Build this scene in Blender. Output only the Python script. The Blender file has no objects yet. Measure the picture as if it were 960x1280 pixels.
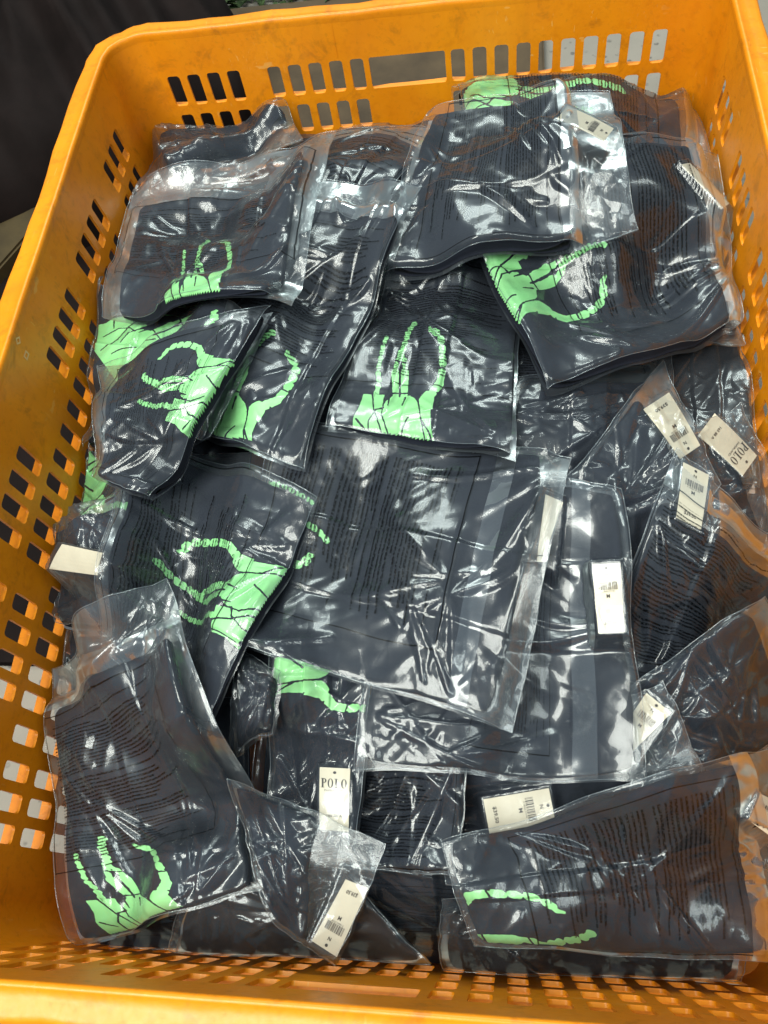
import bpy, bmesh, math, random
import numpy as np
from mathutils import Matrix, Vector

# ------------------------------------------------------------------ camera
sc = bpy.context.scene
COL = sc.collection
FPX = 1010.9
Rm = np.array([[0.98944044, 0.05329017, -0.1347879],
               [-0.014091, -0.89018366, -0.4553839],
               [-0.14425347, 0.45247455, -0.8800328]])      # world -> (right, down, forward)
CAM = np.array([0.11933067, 0.05084115, 0.62395342])
LEN, HALF, TAPER, FLOOR_Z = 1.1014, 0.40, 0.06, -0.38
cd = bpy.data.cameras.new('camera'); cam = bpy.data.objects.new('camera', cd); COL.objects.link(cam)
M4 = Matrix.Identity(4)
for i in range(3):
    M4[i][0] = Rm[0, i]; M4[i][1] = -Rm[1, i]; M4[i][2] = -Rm[2, i]; M4[i][3] = CAM[i]
cam.matrix_world = M4
cd.sensor_width = 36; cd.lens = 36 * FPX / 1280; cd.clip_start = 0.02; cd.clip_end = 60
sc.camera = cam

# ------------------------------------------------------------------ light
w = bpy.data.worlds.new('World'); sc.world = w; w.use_nodes = True
bg = w.node_tree.nodes['Background']
bg.inputs[0].default_value = (0.80, 0.92, 1.0, 1); bg.inputs[1].default_value = 0.23

def lamp(loc, target, size, size_y, power, color):
    d = bpy.data.lights.new('ceiling_lamp', 'AREA'); d.shape = 'RECTANGLE'
    d.size = size; d.size_y = size_y; d.energy = power; d.color = color
    o = bpy.data.objects.new('ceiling_lamp', d); COL.objects.link(o); o.location = loc
    o.rotation_euler = (Vector(target) - Vector(loc)).to_track_quat('-Z', 'Y').to_euler()
    return o
lamp((-0.95, -0.45, 2.6), (0, 0.5, -0.1), 1.4, 2.2, 148, (1.0, 0.97, 0.90))
lamp((-0.05, 2.8, 2.4), (0, 0.6, -0.1), 1.7, 0.75, 60, (0.93, 1.0, 0.97))
lamp((1.6, -0.5, 2.2), (0, 0.5, -0.1), 0.7, 1.3, 22, (0.95, 1.0, 0.98))
sc.view_settings.view_transform = 'Standard'; sc.view_settings.look = 'None'
sc.view_settings.exposure = 0.0; sc.view_settings.gamma = 1.0
sc.render.engine = 'CYCLES'
cy = sc.cycles
cy.transparent_max_bounces = 28; cy.max_bounces = 6; cy.glossy_bounces = 2; cy.diffuse_bounces = 3
cy.caustics_reflective = False; cy.caustics_refractive = False
cy.use_denoising = True

# ------------------------------------------------------------------ helpers
def ray(px, py):
    return Rm.T @ np.array([(px - 480) / FPX, (py - 640) / FPX, 1.0])
def pix_z(px, py, z):
    r = ray(px, py); t = (z - CAM[2]) / r[2]; return CAM + r * t

_perm = np.random.RandomState(5).permutation(512)
_ang = np.random.RandomState(6).rand(512) * 2 * np.pi
_gx, _gy = np.cos(_ang), np.sin(_ang)
def noise(x, y, seed=0):
    x = np.asarray(x, float) + seed * 17.31; y = np.asarray(y, float) + seed * 9.77
    xi = np.floor(x).astype(int); yi = np.floor(y).astype(int); fx = x - xi; fy = y - yi
    def g(ix, iy, dx, dy):
        h = _perm[(_perm[ix & 511] + iy) & 511]; return _gx[h] * dx + _gy[h] * dy
    u = fx * fx * fx * (fx * (fx * 6 - 15) + 10); v = fy * fy * fy * (fy * (fy * 6 - 15) + 10)
    a = g(xi, yi, fx, fy); b = g(xi + 1, yi, fx - 1, fy); c = g(xi, yi + 1, fx, fy - 1); d = g(xi + 1, yi + 1, fx - 1, fy - 1)
    return (a * (1 - u) + b * u) * (1 - v) + (c * (1 - u) + d * u) * v * 1.0
def sstep(a, b, x):
    t = np.clip((x - a) / (b - a), 0, 1); return t * t * (3 - 2 * t)

def mesh_np(name, co, quads, uvs=None, smooth=True, tris=None, uv2=None):
    me = bpy.data.meshes.new(name)
    co = np.asarray(co, np.float32); quads = np.asarray(quads, np.int32)
    k = quads.shape[1]
    me.vertices.add(len(co)); me.vertices.foreach_set('co', co.ravel())
    me.loops.add(quads.size); me.loops.foreach_set('vertex_index', quads.ravel())
    me.polygons.add(len(quads)); me.polygons.foreach_set('loop_start', np.arange(len(quads), dtype=np.int32) * k)
    me.polygons.foreach_set('loop_total', np.full(len(quads), k, np.int32))
    me.polygons.foreach_set('use_smooth', np.full(len(quads), smooth))
    for nm, uvv in (('UVMap', uvs), ('text', uv2)):
        if uvv is not None:
            l = me.uv_layers.new(name=nm); l.data.foreach_set('uv', np.asarray(uvv, np.float32)[quads.ravel()].ravel())
    me.update(); me.validate(); return me
def grid_quads(nu, nv, off=0, flip=False):
    i, j = np.meshgrid(np.arange(nu - 1), np.arange(nv - 1), indexing='ij')
    a = (i * nv + j).ravel() + off
    q = np.stack([a, a + nv, a + nv + 1, a + 1], 1)
    return q[:, ::-1] if flip else q
def link(name, me, mat=None, parent=None):
    o = bpy.data.objects.new(name, me); COL.objects.link(o)
    if mat is not None: me.materials.append(mat)
    if parent is not None: o.parent = parent
    return o
def pym(name, verts, faces, mat, parent=None, smooth=False):
    me = bpy.data.meshes.new(name); me.from_pydata([tuple(v) for v in verts], [], faces); me.update()
    if smooth: me.polygons.foreach_set('use_smooth', [True] * len(me.polygons))
    return link(name, me, mat, parent)
def empty(name, loc=(0, 0, 0)):
    o = bpy.data.objects.new(name, None); COL.objects.link(o); o.location = loc; o.empty_display_size = .05; return o
def tag(o, label=None, cat=None, group=None, kind=None):
    for k, v in (('label', label), ('category', cat), ('group', group), ('kind', kind)):
        if v: o[k] = v
    return o

# ------------------------------------------------------------------ materials
class NT:
    def __init__(s, name):
        s.m = bpy.data.materials.new(name); s.m.use_nodes = True; s.t = s.m.node_tree; s.t.nodes.clear()
        s.out = s.n('ShaderNodeOutputMaterial')
    def n(s, typ, **kw):
        x = s.t.nodes.new(typ)
        for k, v in kw.items(): setattr(x, k, v)
        return x
    def l(s, a, b): s.t.links.new(a, b)
    def val(s, sock, v):
        if hasattr(v, 'is_output') or isinstance(v, bpy.types.NodeSocket): s.l(v, sock)
        else: sock.default_value = v
    def math(s, op, a, b=0.0, c=None):
        x = s.n('ShaderNodeMath', operation=op); s.val(x.inputs[0], a); s.val(x.inputs[1], b)
        if c is not None: s.val(x.inputs[2], c)
        return x.outputs[0]
    def noise(s, vec, scale, detail=2.0, rough=.5, dist=0.0):
        x = s.n('ShaderNodeTexNoise'); s.l(vec, x.inputs['Vector']); x.inputs['Scale'].default_value = scale
        x.inputs['Detail'].default_value = detail; x.inputs['Roughness'].default_value = rough
        x.inputs['Distortion'].default_value = dist; return x.outputs[0]
    def ramp(s, f, stops):
        x = s.n('ShaderNodeValToRGB'); s.l(f, x.inputs[0]); e = x.color_ramp.elements
        while len(e) < len(stops): e.new(.5)
        for i, (p, c) in enumerate(stops):
            e[i].position = p; e[i].color = (*c, 1) if len(c) == 3 else c
        return x.outputs[0]
    def mix(s, f, a, b):
        x = s.n('ShaderNodeMix', data_type='RGBA'); s.val(x.inputs[0], f); s.val(x.inputs[6], a); s.val(x.inputs[7], b); return x.outputs[2]
    def mapping(s, vec, scale, rot=(0, 0, 0)):
        x = s.n('ShaderNodeMapping'); s.l(vec, x.inputs[0]); x.inputs['Scale'].default_value = scale; x.inputs['Rotation'].default_value = rot; return x.outputs[0]
    def bump(s, h, strength, dist, normal=None):
        x = s.n('ShaderNodeBump'); s.l(h, x.inputs['Height']); x.inputs['Strength'].default_value = strength; x.inputs['Distance'].default_value = dist
        if normal is not None: s.l(normal, x.inputs['Normal'])
        return x.outputs[0]
    def pbr(s, **kw):
        x = s.n('ShaderNodeBsdfPrincipled')
        for k, v in kw.items(): s.val(x.inputs[k.replace('_', ' ')], v)
        return x
    def done(s, sh): s.l(sh, s.out.inputs[0]); return s.m
    def obj(s): return s.n('ShaderNodeTexCoord').outputs['Object']

def plastic_mat():
    t = NT('orange_plastic'); P = t.n('ShaderNodeNewGeometry').outputs['Position']
    n1 = t.noise(P, 9, 4, .6); n2 = t.noise(P, 120, 3, .7); n3 = t.noise(t.mapping(P, (1, 1, .25)), 30, 3, .6)
    c = t.ramp(n1, [(.3, (.80, .255, .003)), (.7, (.90, .322, .004))])
    dirt = t.ramp(n2, [(.60, (0, 0, 0)), (.74, (1, 1, 1))])
    c = t.mix(t.math('MULTIPLY', dirt, .28), c, (.30, .12, .01, 1))
    c = t.mix(t.math('MULTIPLY', t.ramp(t.noise(P, 70, 2, .8), [(.52, (0, 0, 0)), (.66, (1, 1, 1))]), .25), c, (.62, .17, .002, 1))
    st = t.ramp(n3, [(.55, (0, 0, 0)), (.75, (1, 1, 1))])
    c = t.mix(t.math('MULTIPLY', st, .22), c, (.42, .14, .008, 1))
    sc1 = t.noise(t.mapping(P, (6, .5, 1), (0, 0, .4)), 60, 2, .5); sc2 = t.noise(t.mapping(P, (.5, 6, 1), (0, 0, -.25)), 55, 2, .5)
    scr = t.math('MULTIPLY', t.math('MAXIMUM', t.math('GREATER_THAN', sc1, .70), t.math('GREATER_THAN', sc2, .71)), t.ramp(t.noise(P, 5, 2), [(.45, (0, 0, 0)), (.6, (1, 1, 1))]))
    c = t.mix(t.math('MULTIPLY', scr, .5), c, (.85, .48, .12, 1))
    gr = t.ramp(t.noise(P, 26, 4, .7, .5), [(.56, (0, 0, 0)), (.72, (1, 1, 1))])
    c = t.mix(t.math('MULTIPLY', gr, .55), c, (.36, .12, .006, 1))
    b = t.bump(t.noise(P, 260, 3), .12, .001)
    b = t.bump(t.noise(P, 18, 3), .25, .004, b)
    p = t.pbr(Base_Color=c, Roughness=t.math('MULTIPLY_ADD', n2, .25, .28), Normal=b)
    p.inputs['Subsurface Weight'].default_value = 0.0
    tr = t.n('ShaderNodeBsdfTranslucent'); tr.inputs[0].default_value = (.95, .36, .01, 1)
    mx = t.n('ShaderNodeMixShader'); mx.inputs[0].default_value = .08; t.l(p.outputs[0], mx.inputs[1]); t.l(tr.outputs[0], mx.inputs[2])
    return t.done(mx.outputs[0])

def fabric_mat(name, col):
    t = NT(name); P = t.n('ShaderNodeNewGeometry').outputs['Position']
    n = t.noise(P, 14, 4, .6)
    c = t.ramp(n, [(.3, tuple(x * .8 for x in col)), (.7, tuple(x * 1.25 for x in col))])
    b = t.bump(t.noise(P, 1600, 2), .35, .0006)
    b = t.bump(t.noise(t.mapping(P, (1, 1.6, 1), (0, 0, .5)), 26, 4, .6, .6), .55, .004, b)
    p = t.pbr(Base_Color=c, Roughness=.88, Normal=b)
    p.inputs['Specular IOR Level'].default_value = .25
    return t.done(p.outputs[0])

def print_mat():
    t = NT('green_print'); P = t.n('ShaderNodeNewGeometry').outputs['Position']
    c = t.ramp(t.noise(P, 30, 3), [(.3, (.27, .78, .27)), (.7, (.36, .88, .36))])
    p = t.pbr(Base_Color=c, Roughness=.6, Normal=t.bump(t.noise(P, 900, 2), .2, .0005))
    return t.done(p.outputs[0])

def film_mat(name='clear_film', white=.024, text=True, fres=1.0, rough=.145):
    t = NT(name); uv = t.n('ShaderNodeUVMap', uv_map='UVMap').outputs[0]
    P = t.n('ShaderNodeNewGeometry').outputs['Position']
    wv = t.mapping(P, (1, .22, 1), (0, 0, .7)); wv2 = t.mapping(P, (.3, 1, 1), (0, 0, -.35))
    def crease(v, sc, dist):
        n = t.noise(v, sc, 1.5, .5, dist); return t.math('ABSOLUTE', t.math('SUBTRACT', n, .5))
    h = t.math('ADD', crease(wv, 24, .6), t.math('MULTIPLY', crease(wv2, 30, .7), .8))
    mask = t.ramp(t.noise(P, 9, 2), [(.42, (0, 0, 0)), (.62, (1, 1, 1))])
    h = t.math('MULTIPLY', h, t.math('MULTIPLY_ADD', mask, .95, .05))
    b = t.bump(h, 1.0, .0016)
    b = t.bump(t.noise(P, 60, 2, .5, .3), .2, .0005, b)
    # thin film breaks into small flat facets where it is crumpled
    at_ = t.n('ShaderNodeAttribute', attribute_name='crumple').outputs['Fac']
    wob_ = t.n('ShaderNodeTexNoise'); t.l(P, wob_.inputs['Vector']); wob_.inputs['Scale'].default_value = 38; wob_.inputs['Detail'].default_value = 2
    def vm(op, a, b_):
        x = t.n('ShaderNodeVectorMath', operation=op); t.val(x.inputs[0], a)
        if op == 'SCALE': t.val(x.inputs['Scale'], b_)
        elif b_ is not None: t.val(x.inputs[1], b_)
        return x.outputs[0]
    Pw = vm('ADD', P, vm('SCALE', wob_.outputs['Color'], .010)); nrm_ = b
    for sc_, rot_, st_, k_ in ((48, .5, .30, .30), (58, -.8, .26, .26), (170, .2, .6, .13)):
        v_ = t.n('ShaderNodeTexVoronoi'); t.l(t.mapping(Pw, (1, st_, 1), (0, 0, rot_)), v_.inputs['Vector']); v_.inputs['Scale'].default_value = sc_
        dv = vm('MULTIPLY', vm('SUBTRACT', v_.outputs['Color'], (.5, .5, .5)), (1, 1, .1))
        nrm_ = vm('ADD', nrm_, vm('SCALE', dv, t.math('MULTIPLY', at_, k_)))
    b = vm('NORMALIZE', nrm_, None)
    fr = t.n('ShaderNodeFresnel'); fr.inputs[0].default_value = 1.52; t.l(b, fr.inputs[1])
    f = t.math('MULTIPLY_ADD', fr.outputs[0], .50 * fres, .034)
    gl = t.n('ShaderNodeBsdfGlossy'); gl.inputs['Roughness'].default_value = rough; t.l(b, gl.inputs['Normal']); gl.inputs[0].default_value = (.95, 1, .98, 1)
    tr = t.n('ShaderNodeBsdfTransparent'); tr.inputs[0].default_value = (.97, .975, .975, 1)
    df = t.n('ShaderNodeBsdfDiffuse'); df.inputs[0].default_value = (.55, .70, .85, 1); t.l(b, df.inputs['Normal'])
    m1 = t.n('ShaderNodeMixShader'); m1.inputs[0].default_value = white; t.l(tr.outputs[0], m1.inputs[1]); t.l(df.outputs[0], m1.inputs[2])
    base = m1.outputs[0]
    if text:
        tu = t.n('ShaderNodeUVMap', uv_map='text').outputs[0]
        sp = t.n('ShaderNodeSeparateXYZ'); t.l(tu, sp.inputs[0]); s, v = sp.outputs[0], sp.outputs[1]
        N = 44.0
        vN = t.math('MULTIPLY', v, N); row = t.math('FLOOR', vN); fr_ = t.math('FRACT', vN)
        wn = t.n('ShaderNodeTexWhiteNoise', noise_dimensions='1D'); t.l(row, wn.inputs['W']); rnd = wn.outputs[0]
        wn2 = t.n('ShaderNodeTexWhiteNoise', noise_dimensions='1D'); t.l(t.math('ADD', row, 71.3), wn2.inputs['W']); rnd2 = wn2.outputs[0]
        inrow = t.math('LESS_THAN', fr_, t.math('MULTIPLY_ADD', rnd2, .22, .36))
        left = t.math('GREATER_THAN', s, .03); right = t.math('LESS_THAN', s, t.math('MULTIPLY_ADD', t.math('POWER', rnd, .35), .72, .24))
        vr = t.math('MULTIPLY', t.math('GREATER_THAN', v, .03), t.math('LESS_THAN', v, .97))
        notblank = t.math('GREATER_THAN', rnd2, .10)
        cx = t.n('ShaderNodeCombineXYZ'); t.l(t.math('MULTIPLY', s, 105), cx.inputs[0]); t.l(t.math('MULTIPLY', vN, 1.9), cx.inputs[1])
        gn = t.noise(cx.outputs[0], 1.0, 1.5, .6); gm = t.ramp(gn, [(.40, (0, 0, 0)), (.50, (1, 1, 1))])
        m = inrow
        for q in (left, right, vr, notblank, gm): m = t.math('MULTIPLY', m, q)
        # frame line round the warning text
        def band(x, c, wd): return t.math('LESS_THAN', t.math('ABSOLUTE', t.math('SUBTRACT', x, c)), wd)
        inb = t.math('MULTIPLY', t.math('MULTIPLY', t.math('GREATER_THAN', s, -.035), t.math('LESS_THAN', s, 1.035)),
                     t.math('MULTIPLY', t.math('GREATER_THAN', v, -.045), t.math('LESS_THAN', v, 1.045)))
        edge = t.math('MAXIMUM', t.math('MAXIMUM', band(s, -.03, .0035), band(s, 1.03, .0035)), t.math('MAXIMUM', band(v, -.04, .004), band(v, 1.04, .004)))
        m = t.math('MAXIMUM', m, t.math('MULTIPLY', edge, inb))
        ink = t.n('ShaderNodeBsdfDiffuse'); ink.inputs[0].default_value = (.0015, .0015, .002, 1)
        m2 = t.n('ShaderNodeMixShader'); t.l(t.math('MULTIPLY', m, .86), m2.inputs[0]); t.l(base, m2.inputs[1]); t.l(ink.outputs[0], m2.inputs[2]); base = m2.outputs[0]
    g2 = t.n('ShaderNodeBsdfGlossy'); g2.inputs['Roughness'].default_value = .30; t.l(b, g2.inputs['Normal']); g2.inputs[0].default_value = (.9, 1, 1, 1)
    gm_ = t.n('ShaderNodeMixShader'); gm_.inputs[0].default_value = .50; t.l(gl.outputs[0], gm_.inputs[1]); t.l(g2.outputs[0], gm_.inputs[2])
    m3 = t.n('ShaderNodeMixShader'); t.l(f, m3.inputs[0]); t.l(base, m3.inputs[1]); t.l(gm_.outputs[0], m3.inputs[2])
    return t.done(m3.outputs[0])

def simple(name, col, rough=.6, var=.15, scale=20, bumps=.1):
    t = NT(name); P = t.n('ShaderNodeNewGeometry').outputs['Position']
    c = t.ramp(t.noise(P, scale, 4, .6), [(.3, tuple(x * (1 - var) for x in col)), (.7, tuple(min(1, x * (1 + var)) for x in col))])
    p = t.pbr(Base_Color=c, Roughness=rough, Normal=t.bump(t.noise(P, scale * 6, 3), bumps, .002)); p.inputs['Specular IOR Level'].default_value = .12 if max(col) < .02 else .4; return t.done(p.outputs[0])

def concrete_mat():
    t = NT('speckled_concrete'); P = t.n('ShaderNodeNewGeometry').outputs['Position']
    n1 = t.noise(P, 3, 4, .6); c = t.ramp(n1, [(.3, (.20, .19, .155)), (.7, (.33, .31, .26))])
    v = t.n('ShaderNodeTexVoronoi'); t.l(P, v.inputs['Vector']); v.inputs['Scale'].default_value = 60
    sp = t.ramp(v.outputs['Distance'], [(.22, (1, 1, 1)), (.34, (0, 0, 0))])
    pick = t.ramp(t.noise(P, 60, 2), [(.45, (0, 0, 0)), (.6, (1, 1, 1))])
    c = t.mix(t.math('MULTIPLY', t.math('MULTIPLY', sp, pick), .8), c, (.09, .085, .075, 1))
    p = t.pbr(Base_Color=c, Roughness=.7, Normal=t.bump(t.noise(P, 90, 3), .25, .002)); return t.done(p.outputs[0])

M_OR = plastic_mat(); M_FAB = fabric_mat('navy_fabric', (.0075, .0108, .0190)); M_FAB2 = fabric_mat('black_fabric', (.0080, .0085, .0105))
M_PR = print_mat(); M_FILM = film_mat(); M_SEAL = film_mat('film_seal', .06, False, 1.3, .12); M_STRIP = film_mat('adhesive_strip', .045, False, 1.1, .18)
M_TAG = simple('cream_card', (.62, .59, .45), .55, .05, 60, .1); M_INK = simple('tag_ink', (.03, .025, .02), .6)
M_CON = concrete_mat(); M_MAT = simple('brown_board', (.075, .052, .025), .7, .3, 12); M_SHADE_DARK = simple('shaded_sack', (.0075, .0050, .0045), .8, .4, 8, .3)  # sack base is near black to hold the shade over it; mat shares it
M_WOOD = simple('dark_wood', (.05, .036, .012), .7, .35, 14); M_GREY = simple('grey_sleeve', (.28, .28, .24), .7)
M_MARK = simple('pale_mark', (.80, .50, .22), .6); M_GREENLEAF = simple('green_scrap', (.05, .09, .03), .8, .5, 40)

# ------------------------------------------------------------------ setting
g = pym('floor', [(-6, -5, FLOOR_Z - .012), (6, -5, FLOOR_Z - .012), (6, 8, FLOOR_Z - .012), (-6, 8, FLOOR_Z - .012)], [(0, 1, 2, 3)], M_CON); tag(g, kind='structure')

# ------------------------------------------------------------------ crate
crate = empty('plastic_crate', (0, LEN / 2, FLOOR_Z))
tag(crate, 'large orange plastic crate with slotted sides holding the heap of bagged shirts', 'crate')
TH = 0.0035; RC = 0.05   # wall thickness, inner corner radius at the rim
def in_crate(o): o.parent = crate; o.matrix_parent_inverse = Matrix.Translation((0, -LEN / 2, -FLOOR_Z)); return o

def rrect_hole(u0, u1, z0, z1, r, n=4):
    pts = []
    for cx_, cz_, a0 in ((u1 - r, z1 - r, 0), (u0 + r, z1 - r, 90), (u0 + r, z0 + r, 180), (u1 - r, z0 + r, 270)):
        for k in range(n + 1):
            a = math.radians(a0 + 90 * k / n); pts.append((cx_ + r * math.cos(a), cz_ + r * math.sin(a)))
    return pts
ROWS = [(-.104, -.060), (-.160, -.118), (-.216, -.174), (-.272, -.230), (-.328, -.286)]
def slotted_wall(name, umin, umax, slots_by_row, place):
    """place(u, z, n) -> world point; n = distance outwards from the inner face"""
    us = {umin, umax}; V = []; F = []; vid = {}
    def v(u, z, n):
        k = (round(u, 5), round(z, 5), round(n, 5))
        if k not in vid: vid[k] = len(V); V.append(place(u, z, n))
        return vid[k]
    def quad(u0, u1, z0, z1):
        for n, fl in ((0, 0), (TH, 1)):
            q = [v(u0, z0, n), v(u1, z0, n), v(u1, z1, n), v(u0, z1, n)]; F.append(q[::-1] if fl else q)
    zprev = 0.0
    for (z0, z1), slots in zip(ROWS, slots_by_row):
        quad(umin, umax, z1 + .002, zprev)
        ucur = umin
        for (a, b, r) in sorted(slots):
            cu0, cu1 = a - .002, b + .002
            if cu0 > ucur + 1e-6: quad(ucur, cu0, z0 - .002, z1 + .002)
            hole = rrect_hole(a, b, z0, z1, r); n_ = len(hole)
            outer = []
            for (hu, hz) in hole:   # project onto cell border
                cu, cz = (cu0 + cu1) / 2, (z0 + z1) / 2; du, dz = hu - cu, hz - cz
                hw, hh = (cu1 - cu0) / 2, (z1 - z0 + .004) / 2
                k = min(hw / abs(du) if abs(du) > 1e-9 else 9e9, hh / abs(dz) if abs(dz) > 1e-9 else 9e9)
                outer.append((cu + du * k, cz + dz * k))
            cor = [(cu1, z1 + .002), (cu0, z1 + .002), (cu0, z0 - .002), (cu1, z0 - .002)]
            for qd in range(4):   # snap the middle sample of each quarter to the cell corner
                outer[qd * 5 + 2] = cor[qd]
            for i in range(n_):
                j = (i + 1) % n_
                for n, fl in ((0, 0), (TH, 1)):
                    q = [v(*hole[i], n), v(*outer[i], n), v(*outer[j], n), v(*hole[j], n)]; F.append(q if fl == 0 else q[::-1])
                F.append([v(*hole[i], 0), v(*hole[j], 0), v(*hole[j], TH), v(*hole[i], TH)])
                # small raised bead round the hole on the inner face
            ucur = cu1
        if umax > ucur + 1e-6: quad(ucur, umax, z0 - .002, z1 + .002)
        zprev = z0 - .002
    quad(umin, umax, FLOOR_Z + .012, zprev)
    o = pym(name, V, F, M_OR); bm = bmesh.new(); bm.from_mesh(o.data); bmesh.ops.recalc_face_normals(bm, faces=bm.faces); bm.to_mesh(o.data); bm.free()
    return in_crate(o)
def sl(cs, w_=.0185): return [(c - w_ / 2, c + w_ / 2, .0045) for c in cs]
# short walls
xr = [.069 + .0292 * k for k in range(10)]; xl = [-x for x in xr]
row1 = sl([x for i, x in enumerate(xr)] + [x for i, x in enumerate(xl) if i != 5]) + [(-.052, .052, .003)]
rown = sl(xr + xl)
rows_short = [row1, rown, sl(xr + xl + [-.04, -.0135, .0135, .04]), sl(xr + xl + [-.04, -.0135, .0135, .04]), rown]
UW = HALF - RC
slotted_wall('wall', -UW, UW, rows_short, lambda u, z, n: (u * (1 + .0 * z), LEN + TAPER * z + n, z))
slotted_wall('wall', -UW, UW, rows_short, lambda u, z, n: (u, -TAPER * z - n, z))
# long walls
ys = [.99, .96, .93, .857, .828, .797, .767, .707, .677, .648, .618]; ys = ys + [LEN - y for y in ys]
mid = [.585, .5507, .516]
rows_long = [sl(ys), sl(ys + mid), sl(ys + mid + [.893, .737, LEN - .893, LEN - .737]), sl(ys + mid + [.893, .737, LEN - .893, LEN - .737]), sl(ys + mid)]
slotted_wall('wall', RC, LEN - RC, rows_long, lambda u, z, n: (-HALF - TAPER * z - n, u, z))
slotted_wall('wall', RC, LEN - RC, rows_long, lambda u, z, n: (HALF + TAPER * z + n, u, z))
# rounded corner posts
for sx, ex in ((-1, 0), (1, 0), (-1, 1), (1, 1)):
    V = []; F = []; nz = 12; na = 10
    for n in (0, TH):
        for k in range(nz + 1):
            z = (FLOOR_Z + .012) * k / nz
            cx_ = sx * (HALF + TAPER * z - RC - TAPER * z); 
            x0 = sx * UW; y0 = RC if ex == 0 else LEN - RC
            rx = HALF + TAPER * z - UW + n; ry = RC + TAPER * z + n
            for a in range(na + 1):
                t_ = math.pi / 2 * a / na
                V.append((x0 + sx * rx * math.cos(t_), y0 + (1 if ex else -1) * ry * math.sin(t_), z))
    L_ = (nz + 1) * (na + 1)
    for n in (0, 1):
        for k in range(nz):
            for a in range(na):
                i = n * L_ + k * (na + 1) + a; F.append((i, i + 1, i + na + 2, i + na + 1))
    in_crate(pym('corner_post', V, F, M_OR, smooth=True))
# rim: profile swept round a rounded rectangle
def rr_path(hx, y0, y1, r, n=12):
    P_ = []
    for cx_, cy_, a0 in ((hx - r, y1 - r, 0), (-hx + r, y1 - r, 90), (-hx + r, y0 + r, 180), (hx - r, y0 + r, 270)):
        for k in range(n + 1):
            a = math.radians(a0 + 90 * k / n); P_.append((cx_, cy_, math.cos(a), math.sin(a), r))
    return P_
def sweep(name, prof, smooth=True):
    """prof: (offset outward from inner wall, z)"""
    base = rr_path(HALF, 0, LEN, RC); V = []; F = []; n = len(base); m = len(prof)
    # subdivide the straight runs so that a little waviness can be put in
    pts = []
    for i in range(n):
        a = base[i]; b = base[(i + 1) % n]; pts.append(a)
        ax, ay = a[0] + a[4] * a[2], a[1] + a[4] * a[3]; bx_, by_ = b[0] + b[4] * b[2], b[1] + b[4] * b[3]
        d = math.hypot(bx_ - ax, by_ - ay)
        if d > .1:
            for k in range(1, 24):
                f = k / 24; pts.append((a[0] + (b[0] - a[0]) * f, a[1] + (b[1] - a[1]) * f, a[2], a[3], RC))
    n = len(pts)
    for i, (cx_, cy_, dx, dy, r) in enumerate(pts):
        wv = .0012 * math.sin(i * .9) + .0008 * math.sin(i * 2.3 + 1)
        for (o_, z_) in prof:
            V.append((cx_ + (r + o_ + wv * (o_ > .01)) * dx, cy_ + (r + o_ + wv * (o_ > .01)) * dy, z_ + .4 * wv))
    for i in range(n):
        j = (i + 1) % n
        for k in range(m - 1): F.append((i * m + k, j * m + k, j * m + k + 1, i * m + k + 1))
    return in_crate(pym(name, V, F, M_OR, smooth=smooth))
sweep('rim', [(-.0004, -.012), (-.0012, -.003), (-.0004, .0012), (.0018, .0026), (.0040, .0018), (.0052, .0004), (.012, .0000), (.021, .0000), (.0245, -.0006), (.0272, -.003), (.0282, -.008), (.0285, -.036), (.0262, -.036), (.0258, -.008), (.023, -.0045), (.0037, -.0045)])
for zz in (-.112, -.168, -.224, -.280):
    d_ = TAPER * zz + .0038
    sweep('outer_ledge', [(d_, zz + .002), (d_ + .013, zz + .002), (d_ + .013, zz - .002), (d_, zz - .002)], smooth=False)
b = .385
in_crate(pym('crate_floor', [(-b + .01, .022, FLOOR_Z + .012), (b - .01, .022, FLOOR_Z + .012), (b - .01, LEN - .022, FLOOR_Z + .012), (-b + .01, LEN - .022, FLOOR_Z + .012),
      (-b + .01, .022, FLOOR_Z), (b - .01, .022, FLOOR_Z), (b - .01, LEN - .022, FLOOR_Z), (-b + .01, LEN - .022, FLOOR_Z)],
     [(0, 1, 2, 3), (7, 6, 5, 4), (0, 4, 5, 1), (1, 5, 6, 2), (2, 6, 7, 3), (3, 7, 4, 0)], M_OR))
# moulding marks pressed into the left wall, parting line on the far wall
def plate(name, pts, mat): return in_crate(pym(name, pts, [tuple(range(len(pts)))], mat))
def lw(y, z, n=-.0004): return (-HALF - TAPER * z - n, y, z)
for (yc, zc, dia) in ((.594, -.012, True), (.588, -.030, False)):
    V = []; F = []
    for r_, rz in ((.0058, .0045), (.0032, .0022)):
        sh = [(0, 1), (1, 0), (0, -1), (-1, 0)] if dia else [(.8, .8), (.8, -.8), (-.8, -.8), (-.8, .8)]
        V += [lw(yc + a * r_, zc + c * rz) for a, c in sh]
    for k in range(4): F.append((k, (k + 1) % 4, 4 + (k + 1) % 4, 4 + k))
    in_crate(pym('moulded_mark', V, F, M_MARK))
for x_ in (-.094,):
    in_crate(pym('parting_bead', [(x_ - .0008, LEN - .0006, -.001), (x_ + .0008, LEN - .0006, -.001), (x_ + .0008, LEN - .004, -.055), (x_ - .0008, LEN - .004, -.055)], [(0, 1, 2, 3)], M_OR))
for x_ in (-.216, .2005, -.3):
    pass

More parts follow.
